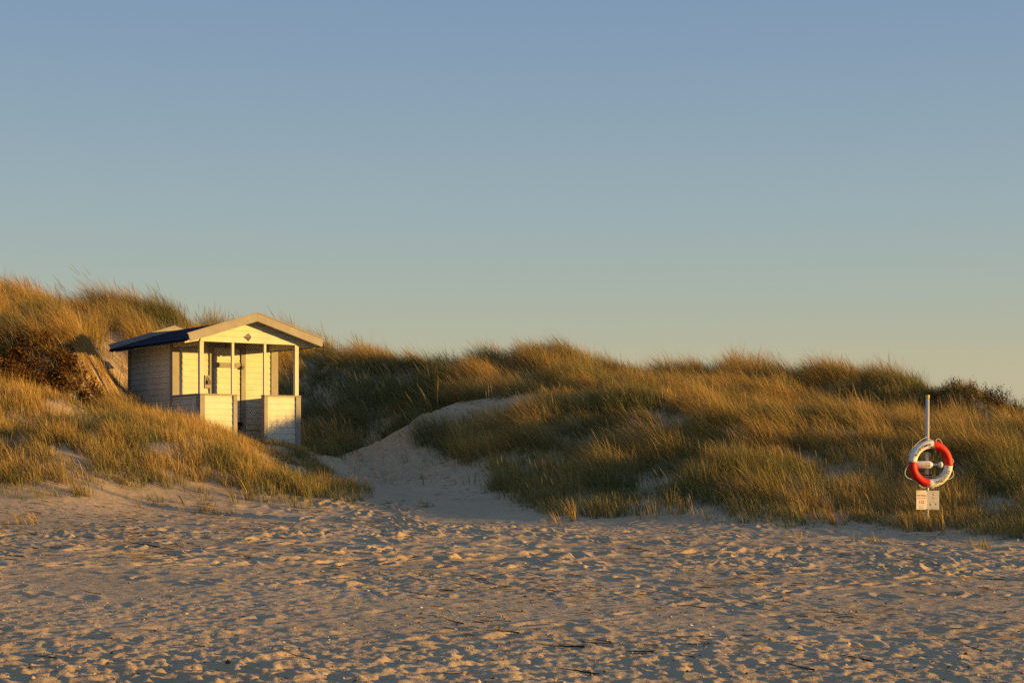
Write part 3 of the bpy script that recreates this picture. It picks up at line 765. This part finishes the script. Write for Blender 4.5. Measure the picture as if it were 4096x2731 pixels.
for q_ in ((-.060, -.022, -.018, .006), (-.058, -.03, .004, .003), (-.02, .02, .006, .004)): onbottle(*q_, 'inkgrey')

# emergency sign: two sheets meeting at a shallow fold
sign = empty('emergency_sign', (PX - .005, PY - .046, CZ - .660), math.radians(7))
tag(sign, 'white emergency sign with red number 112 fixed to the pole under the lifebuoy', 'sign')
SW, SH = .189, .306
def sheet(sgn, mat, name):
    o = MB().box((0 if sgn > 0 else -SW, -.0015, -SH/2), (SW if sgn > 0 else 0, .0015, SH/2)).build(name, M[mat], sign, bevel=.0005)
    o.location = (.0012*sgn, 0, -.004 if sgn > 0 else .001); o.rotation_euler = (0, 0, math.radians(-4*sgn)); return o
sl = sheet(-1, 'sign', 'sign_panel'); sr = sheet(1, 'sign2', 'sign_panel')
def sign_text(s, size, xc, z, mat, parent, bold=.001):
    v, f = text_mesh(s, size, bold); w = max(p[0] for p in v)
    return MB().add([(xc - w/2 + x, -.0028, z + y) for x, y, _ in v], f).build('lettering', M[mat], parent)
sign_text('SOS Alarm', .036, -.098, .060, 'inkred', sl, .0012)
sign_text('Emergency number', .0212, -.098, .021, 'inkpale', sl, .0003)
sign_text('112', .062, -.100, -.056, 'inkred', sl, .002)
def bars(rows, mat, parent, name='small_print'):
    for x0, x1, z, h in rows: MB().add([(x0, -.0026, z-h/2), (x1, -.0026, z-h/2), (x1, -.0026, z+h/2), (x0, -.0026, z+h/2)], [(0, 1, 2, 3)]).build(name, M[mat], parent)
bars([(-.165,-.028,-.088,.004), (-.140,-.062,-.108,.009), (-.136,-.066,-.132,.009), (-.178,-.140,.134,.008), (-.128,-.112,.134,.008), (-.178,-.166,.120,.007)], 'inkgrey', sl)
bars([(.065,.118,.134,.010), (.045,.150,-.138,.008), (.075,.105,-.151,.005)], 'inkpale', sr)
bars([(.120+.012,.165,.030,.004), (.132,.150,.020,.003), (.055,.12,-.022,.003), (.02,.06,-.038,.004), (.10,.165,-.038,.004), (.022,.165,-.118,.004), (.07,.10,-.003,.003)], 'inkgrey', sr)
for cx_, cz_, s in ((.092, .090, 1.0), (.090, .034, 1.0), (.045, -.072, 1.25), (.128, -.066, 1.1)):   # little rescue figures: head, body, arm
    mb = MB()
    for (ox, oz, rx, rz) in ((-.004, .013, .006, .006), (.002, .0, .008, .012), (.010, -.004, .007, .005)):
        mb.add([(cx_+s*(ox+rx*math.cos(t)), -.0027, cz_+s*(oz+rz*math.sin(t))) for t in np.linspace(0, 2*math.pi, 11)[:-1]], [tuple(range(10))])
    mb.build('pictogram', M['inkred'], sr)
for q_ in (SH/2-.016, -SH/2+.004): MB().box((-.012, -.006, q_), (.012, .030, q_+.012)).build('sign_bracket', M['steel'], sign)

# ------------------------------------------------------------------ rose shrubs
def shrub(name, x, y, rad, h, n, label, group, cols, lsize=.075, lean=-.1):
    z0 = float(ground(np.array([x]), np.array([y]))[0]) + CZ
    e = empty(name, (x, y, z0 - .05)); tag(e, label, 'shrub', group)
    mb = MB(); tips = []
    for i in range(n):
        a = random.uniform(0, 2*math.pi); rr = rad*math.sqrt(random.random()); bx, by = rr*math.cos(a)*.85, rr*math.sin(a)*.85
        gz = float(ground(np.array([x+bx]), np.array([y+by]))[0]) + CZ - z0
        hh = h*random.uniform(.55, 1.1)*(1 - .4*(rr/rad)**2)
        p = Vector((bx, by, gz)); d = Vector((math.cos(a)*.25*rr/rad + lean + random.gauss(0, .12), math.sin(a)*.25 + random.gauss(0, .12), 1)).normalized()
        pts = [p.copy()]; k = 5
        for j in range(k):
            d = (d + Vector((random.gauss(0, .14), random.gauss(0, .14), .05))).normalized(); p = p + d*hh/k; pts.append(p.copy())
        mb.tube(pts, [.008*(1-.7*j/k) for j in range(k+1)], 5)
        for j in range(1, k+1): tips.append((pts[j], d, j/k))
        for _ in range(2):
            b0 = pts[random.randint(2, k-1)]; bd = Vector((random.gauss(0, .6), random.gauss(0, .6), .8)).normalized(); q1 = b0 + bd*hh*.16; q2 = q1 + (bd+Vector((0,0,.3)))*hh*.10
            mb.tube([b0, q1, q2], [.005, .004, .002], 4); tips += [(q1, bd, .8), (q2, bd, 1)]
    mb.build('stems', M['bark'], e)
    vs = []; cs = []; nl = 0
    for p, d, t in tips:
        for _ in range(random.randint(4, 8) if t > .3 else 3):
            c = p + Vector((random.gauss(0, .045), random.gauss(0, .045), random.gauss(0, .045)))
            u = Vector((random.gauss(0, 1), random.gauss(0, 1), random.gauss(0, .6))).normalized(); v = u.orthogonal().normalized()
            v = (v*math.cos(q_ := random.uniform(0, 6.28)) + u.cross(v)*math.sin(q_)); s = lsize*random.uniform(.5, 1.15)
            vs += [c, c + u*s*.5 + v*s*.28, c + u*s, c + u*s*.5 - v*s*.28]
            k = random.random(); col = np.array(cols[int(k*len(cols))])*random.uniform(.6, 1.3); cs += [col]*4; nl += 1
    o = nmesh('foliage', np.array([tuple(v) for v in vs]), np.arange(nl*4), np.full(nl, 4), M['leaf'], {'col': np.array(cs)}); o.parent = e
    return e
RED = [(.13, .050, .012), (.085, .036, .009), (.18, .082, .018), (.05, .027, .009), (.15, .088, .020)]
BRN = [(.06, .035, .018), (.045, .025, .014), (.08, .045, .02)]
def at(px, d): return (px-CX)/F*d
RG = 'rose shrubs on the left dune'
shrub('rose_shrub', at(-4, 38.9), 38.9, 1.0, .50, 70, 'tallest dark red rose shrub, highest on the slope at the left edge of the picture', RG, RED)
shrub('rose_shrub', at(2, 37.6), 37.6, .95, .58, 80, 'dense rust red rose shrub at the left edge just above the grassy mound', RG, RED)
shrub('rose_shrub', at(38, 38.1), 38.1, .95, .52, 85, 'wide brownish red rose shrub in the middle of the shrub patch', RG, RED)
shrub('rose_shrub', at(74, 38.0), 38.0, .72, .40, 60, 'low rust red rose shrub nearest the bare sand beside the hut', RG, RED)
shrub('rose_shrub', at(103, 38.0), 38.0, .30, .27, 14, 'tiny red rose shoot poking from the grass close to the hut wall', RG, RED)
shrub('bramble_shrub', at(938, 42), 42, .85, .62, 46, 'dark brown shrub on the skyline just right of the pole top', 'brown shrubs on the right skyline', BRN, .04)
shrub('bramble_shrub', at(973, 42.3), 42.3, .9, .62, 50, 'middle dark brown shrub of the row on the right skyline', 'brown shrubs on the right skyline', BRN, .04)
shrub('bramble_shrub', at(1010, 42.5), 42.5, .95, .62, 52, 'dark brown shrub on the skyline at the right edge of the picture', 'brown shrubs on the right skyline', BRN, .04)
shrub('bramble_shrub', at(850, 42), 42, .2, .75, 5, 'thin leafless sprig standing up in the dip of the right skyline', 'brown shrubs on the right skyline', BRN, .03)

# ------------------------------------------------------------------ tufts standing alone on the sand
def on_ground(px, py):
    """where the view ray through a picture point meets the sand"""
    d = np.arange(8.5, 46, .02); x = (px-CX)/F*d; z = (HY-py)/F*d; g = base_h(x, d); i = np.argmax(z < g)
    return float(x[i]), float(d[i])
def lone_tuft(px, py, n, ln, green, spread, label, lean=.7):
    x, y = on_ground(px, py); k = max(3, n//14)
    tx_ = x + R.normal(0, spread, k); ty_ = y + R.normal(0, spread, k)
    V, Cc = grow('t', tx_, ty_, 14, np.full(k, ln*1.5), np.full(k, green), lean, .05, tus=1.5)
    c = np.array([x, y, float(base_h(np.array([x]), np.array([y]))[0])])
    o = blade_object('grass_tuft', V - c, Cc, M['blade'])
    o.data.transform(Matrix.Translation((0, 0, -CZ))); o.location = (c[0], c[1], c[2]+CZ)
    tag(o, label, 'grass tuft', 'grass tufts standing alone on the sand')
lone_tuft(82, 496, 130, .42, .2, .16, 'tall golden tuft at the lower left edge of the mound, sand on both sides')
lone_tuft(202, 512, 170, .22, .45, .26, 'low green tuft lying on the slope below the middle of the grassy mound')
lone_tuft(25, 524, 90, .16, .1, .14, 'small brown withered tuft on the sand near the left edge of the picture')
lone_tuft(152, 503, 60, .20, .35, .12, 'small pale tuft just below the mound between the tall tuft and the low green tuft')
lone_tuft(250, 500, 170, .34, .5, .18, 'dark bushy tuft at the sandy foot of the mound below the hut porch')
lone_tuft(300, 508, 110, .18, .5, .2, 'small greenish tuft on the lit slope right below the hut corner')
lone_tuft(345, 501, 80, .16, .3, .16, 'last small tuft on the tip of the mound next to the path')
lone_tuft(420, 505, 50, .12, .5, .14, 'flat dark tuft alone in the middle of the shaded path')
lone_tuft(559, 523, 40, .22, .05, .08, 'thin reddish dead tuft in the shaded sand left of the right dune foot')
lone_tuft(578, 520, 36, .24, .05, .06, 'upright dead tuft just right of the reddish one in the shaded sand')
lone_tuft(836, 524, 120, .34, .05, .1, 'bright straw tuft fanning out to the left at the foot of the right dune')
lone_tuft(800, 538, 50, .14, .1, .14, 'sparse short straw tuft on the sand left of the pole')
lone_tuft(870, 542, 60, .13, .1, .16, 'sparse short straw tuft on the sand just left of the pole foot')
lone_tuft(925, 531, 150, .30, .2, .2, 'thick golden tuft growing round the foot of the lifebuoy pole')
lone_tuft(985, 548, 50, .12, .1, .16, 'short straw tuft on the sand right of the pole')

# ------------------------------------------------------------------ twigs and shells on the sand
def twig_mesh(seed, branches):
    rg = random.Random(seed); mb = MB(); p = Vector((0, 0, 0)); d = Vector((-1, 0, 0)); pts = [p.copy()]; k = 7
    for j in range(k):
        d = (d + Vector((0, rg.gauss(0, .16), rg.gauss(.015, .05)))).normalized(); p = p + d/k; p.z = max(p.z, 0); pts.append(p.copy())
    mb.tube(pts, [.016*(1-.8*j/k) + .002 for j in range(k+1)], 6)
    mb.tube([(.03, .005, .0), (0, 0, .005), (-.05, 0, .003)], [.010, .022, .014], 6)
    for _ in range(branches):
        j = rg.randint(1, 4); b0 = pts[j]; bd = Vector((-.8, rg.uniform(-.7, .7), rg.uniform(.05, .3))).normalized(); ln = rg.uniform(.15, .45)
        mb.tube([b0, b0+bd*ln*.5, b0+bd*ln+Vector((0, 0, -.02))], [.008, .006, .002], 5)
    o = mb.build('twig', M['twig']); return o
_twigs = [twig_mesh(s, b) for s, b in ((1, 0), (2, 2), (3, 1), (4, 3), (5, 1), (6, 2))]
_used = [False]*len(_twigs)
def on_ground(px, py):
    """where the view ray through a picture point meets the sand"""
    d = np.arange(8.5, 46, .02); x = (px-CX)/F*d; z = (HY-py)/F*d; g = base_h(x, d); i = np.argmax(z < g)
    return float(x[i]), float(d[i])
def put_twig(px, py, length, kind, rot, label=None, group='twigs scattered on the sand'):
    x, y = on_ground(px, py)
    if _used[kind]: o = _twigs[kind].copy(); C.objects.link(o)
    else: o = _twigs[kind]; _used[kind] = True
    e = .25*length; zs = ground(np.array([x, x-length*math.cos(rot)]), np.array([y, y-length*math.sin(rot)]))
    o.location = (x, y, float(zs[0])+CZ+.012); length *= .45; o.scale = (length, length*1.25, length*1.25)
    o.rotation_euler = (0, math.atan2(float(zs[1]-zs[0]), length)*.9, rot)
    tag(o, label or 'thin dark twig lying on the bare beach sand', 'twig', group); return o
def z7(x, y): return (x/1.96/4, (1550+y/1.96)/4)
def z8(x, y): return ((1200+x/1.68)/4, (2000+y/1.68)/4)
TW = [ # photographed twigs with something that tells them apart
 (z7(1010,1098), .55, 2, 'dark stick right below the middle of the grassy mound, pointing down to the right'),
 (z7(380,1168), .75, 3, 'branched dark twigs on the slope at the far left below the grass'),
 (z7(180,1330), .70, 1, 'thick dark stick at the left edge of the picture on the lit sand'),
 (z7(1340,1312), .75, 3, 'forked dark twig lying alone on smooth lit sand left of centre'),
 (z7(1250,1255), 1.0, 0, 'long straight thin stick lying just above the forked twig'),
 (z7(740,1185), .50, 4, 'short stick with a knobbly end on the left sand slope'),
 (z8(1095,838), .50, 2, 'dark stick in the churned sand just below the middle of the picture'),
 (z8(1345,862), .32, 4, 'short slanting dark stick right of the middle of the foreground'),
 (z8(1470,907), .55, 0, 'thin straight stick on the foreground sand, second below the short slanting one'),
 (z8(1910,1000), .75, 5, 'largest dark stick of the foreground, right of centre near the bottom'),
 (z8(2010,1172), .62, 1, 'dark forked stick close to the bottom edge right of centre'),
 (z8(65,1058), .45, 2, 'thick dark stick low in the foreground left of centre'),
 (z8(215,325), .45, 0, 'short stick on the lit sand below the end of the grassy mound'),
 (z8(540,232), .45, 4, 'dark stick on the smooth lit sand just before the shadow edge'),
 (z8(2290,328), .65, 5, 'stick with an upright stub in the shadow at the foot of the right dune'),
 (z8(540,92), .30, 2, 'short dark stick on the slope where the mound meets the path shadow'),
]
for i, ((px, py), ln, k, lab) in enumerate(TW): put_twig(px, py, ln, k, R.normal(-.05, .16), lab)
for (px, py), ln in [(z7(x, y), l) for x, y, l in ((690,1135,.4),(660,1235,.45),(310,1265,.4),(1045,1140,.4),(935,1158,.3),(1690,1188,.55),(1760,1076,.3),(1820,1150,.5),(1880,1200,.3),(890,1050,.4),
        (545,1135,.5),(1400,1235,.4),(1960,1260,.25),(470,1265,.5),(2150,1060,.45),(130,1160,.5),(80,1280,.45),(200,1260,.35),(1080,1020,.35),(1360,1185,.4),(885,1298,.2))] + \
        [(z8(x, y), l) for x, y, l in ((2250,540,.5),(2090,485,.5),(1620,510,.45),(1320,577,.4),(800,635,.35),(1210,632,.3),(1090,1190,.35),(2000,990,.4),(1250,550,.4),(1965,597,.3),(2330,1050,.4),(1810,185,.4),(1630,215,.4))]:
    put_twig(px, py, ln, int(R.integers(0, 6)), R.normal(-.08, .22))
for _ in range(20):
    px = float(R.uniform(600, 1020)); py = float(R.uniform(550, 676))
    put_twig(px, py, float(R.uniform(.25, .6)), int(R.integers(0, 6)), R.normal(0, .25))
for _ in range(8):
    px = float(R.uniform(5, 520)); py = float(R.uniform(590, 676))
    put_twig(px, py, float(R.uniform(.2, .5)), int(R.integers(0, 6)), R.normal(0, .25))
for u, o in zip(_used, _twigs):
    if not u: bpy.data.objects.remove(o)

def pebbles():
    n = 5200; d = 1/(R.uniform(1/26., 1/9., n)); x = R.uniform(-.34, .34, n)*d; y = d
    z = ground(x, y); hp = prints_h(x, y); s = R.gamma(1.6, .0028, n) + .0025
    V = np.empty((n, 6, 3)); off = np.array([[1,0,0],[-1,0,0],[0,1,0],[0,-1,0],[0,0,.8],[0,0,-.8]])
    V[:] = np.stack([x, y, z+hp+CZ], -1)[:, None] + off[None]*s[:, None, None]*R.uniform(.6, 1.4, (n, 6, 1))
    F_ = np.array([[0,2,4],[2,1,4],[1,3,4],[3,0,4],[2,0,5],[1,2,5],[3,1,5],[0,3,5]])
    loops = (np.arange(n)[:, None]*6 + F_.ravel()[None]).ravel()
    pal = np.array([(.46,.38,.28),(.40,.31,.21),(.30,.12,.05),(.10,.08,.06),(.05,.04,.03),(.40,.30,.18),(.06,.05,.035)])
    c = pal[R.integers(0, len(pal), n)]*R.uniform(.7, 1.2, (n, 1))
    tag(nmesh('pebbles', V.reshape(-1, 3), loops, np.full(n*8, 3), M['pebble'], {'col': np.repeat(c, 6, 0)}), 'pebbles, shell bits and straw crumbs strewn over the foreground sand', 'pebbles', kind='stuff')
pebbles()
def straw():
    """wisps of dead grass and root fibre lying on the sand"""
    n = 2600; px = np.where(R.uniform(0, 1, n) < .55, R.uniform(-30, 420, n), R.uniform(420, 1060, n)); t = R.beta(1.3, 2.2, n)
    py = np.where(px < 420, 500 + t*75, 512 + t*150)
    d = np.empty(n); 
    for i in range(0, n, 500):
        dd = np.arange(9, 40, .05)[None]; X = (px[i:i+500, None]-CX)/F*dd; Z = (HY-py[i:i+500, None])/F*dd
        d[i:i+500] = np.argmax(Z < base_h(X, np.broadcast_to(dd, X.shape)), axis=1)*.05 + 9
    x = (px-CX)/F*d + R.normal(0, .05, n); y = d + R.normal(0, .1, n)
    cl = fbm(x*.9, y*.6, 120, 2) > -.15; x = x[cl]; y = y[cl]
    yp = R.uniform(31, 43, 900); xp = -2.2 + .11*(yp-36) + R.normal(0, 1.0, 900); cl = fbm(xp*1.1, yp*.8, 121, 2) > .0      # drift on the path
    x = np.concatenate([x, xp[cl]]); y = np.concatenate([y, yp[cl]]); n = len(x); z = ground(x, y)
    L_ = R.gamma(3, .032, n); a = R.normal(math.pi, .35, n); k = np.array([0, .35, .7, 1.0])
    V = np.empty((n, 7, 3)); w = .0045*R.uniform(.5, 1.3, n); ph = R.normal(0, .12, n)
    for q_, t_ in enumerate(k):
        X = x + L_*t_*np.cos(a) ; Y = y + L_*t_*np.sin(a) + ph*L_*t_*t_
        Z = ground(X, Y) + .010 + .02*t_*(1-t_)*2*R.uniform(0, 1, n)
        if q_ < 3: V[:, 2*q_] = np.stack([X, Y, Z-w], -1); V[:, 2*q_+1] = np.stack([X, Y, Z+w], -1)
        else: V[:, 6] = np.stack([X, Y, Z], -1)
    c = np.where(R.uniform(0, 1, (n, 1)) < .5, np.array([[.14, .095, .05]]), np.array([[.28, .19, .08]]))*R.uniform(.6, 1.2, (n, 1))
    tag(blade_object('straw_litter', V, np.repeat(c[:, None], 7, 1), M['blade']), 'wisps of dead straw and root fibre lying on the sand', 'straw', kind='stuff')
straw()

# ------------------------------------------------------------------ camera, light, sky
cam = bpy.data.cameras.new('camera'); co = bpy.data.objects.new('camera', cam); C.objects.link(co)
bpy.context.scene.camera = co
co.location = (0, 0, CZ); co.rotation_euler = (math.pi/2, 0, 0)
cam.sensor_width = 36; cam.lens = 36*F/1024; cam.shift_y = (HY - 341)/1024; cam.clip_end = 6000; cam.clip_start = .05

SUN_AZ, SUN_EL = math.radians(78), math.radians(4.5)      # azimuth measured from the viewer's back round to the right
sd = Vector((math.sin(SUN_AZ)*math.cos(SUN_EL), -math.cos(SUN_AZ)*math.cos(SUN_EL), math.sin(SUN_EL)))
sun = bpy.data.lights.new('sun', 'SUN'); so = bpy.data.objects.new('sun', sun); C.objects.link(so)
so.location = (40, -10, 20); so.rotation_euler = (-sd).to_track_quat('-Z', 'Y').to_euler()
sun.energy = 5.0; sun.angle = math.radians(.6); sun.color = (1.0, .565, .125)

w = bpy.data.worlds.new('World'); bpy.context.scene.world = w; w.use_nodes = True
nt = w.node_tree; N = nt.nodes.new; L = nt.links.new; bg = nt.nodes['Background']
sky = N('ShaderNodeTexSky'); sky.sky_type = 'NISHITA'; sky.sun_disc = False
sky.sun_elevation = SUN_EL; sky.sun_rotation = math.atan2(sd.x, sd.y)
sky.altitude = 0; sky.air_density = 1.0; sky.dust_density = 1.0; sky.ozone_density = 1.0
# evening colour of the clear sky by height above the horizon, mixed over the physical sky
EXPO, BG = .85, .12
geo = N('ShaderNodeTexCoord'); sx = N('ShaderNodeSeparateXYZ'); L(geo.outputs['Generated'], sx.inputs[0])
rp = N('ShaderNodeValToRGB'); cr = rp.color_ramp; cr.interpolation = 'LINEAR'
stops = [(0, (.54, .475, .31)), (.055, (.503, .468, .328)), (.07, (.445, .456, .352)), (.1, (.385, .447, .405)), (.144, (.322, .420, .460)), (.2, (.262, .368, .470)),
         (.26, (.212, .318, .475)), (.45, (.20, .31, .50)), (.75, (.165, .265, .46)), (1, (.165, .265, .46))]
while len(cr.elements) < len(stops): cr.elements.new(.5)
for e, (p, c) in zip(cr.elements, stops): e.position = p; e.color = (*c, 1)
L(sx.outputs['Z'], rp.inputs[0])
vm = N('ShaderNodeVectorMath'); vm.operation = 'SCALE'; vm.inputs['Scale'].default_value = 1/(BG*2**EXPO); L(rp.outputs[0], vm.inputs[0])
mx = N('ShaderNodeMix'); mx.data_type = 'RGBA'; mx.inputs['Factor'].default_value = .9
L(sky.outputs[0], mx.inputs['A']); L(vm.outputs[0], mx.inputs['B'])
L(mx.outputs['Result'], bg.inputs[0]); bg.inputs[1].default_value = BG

sc = bpy.context.scene
sc.view_settings.view_transform = 'Standard'; sc.view_settings.look = 'None'; sc.view_settings.gamma = 1
sc.view_settings.use_curve_mapping = False; sc.view_settings.exposure = EXPO
sc.render.engine = 'CYCLES'; sc.cycles.use_denoising = False; sc.cycles.use_adaptive_sampling = False; sc.cycles.sample_clamp_indirect = 1.5; sc.cycles.max_bounces = 6; sc.cycles.diffuse_bounces = 3; sc.cycles.transparent_max_bounces = 4
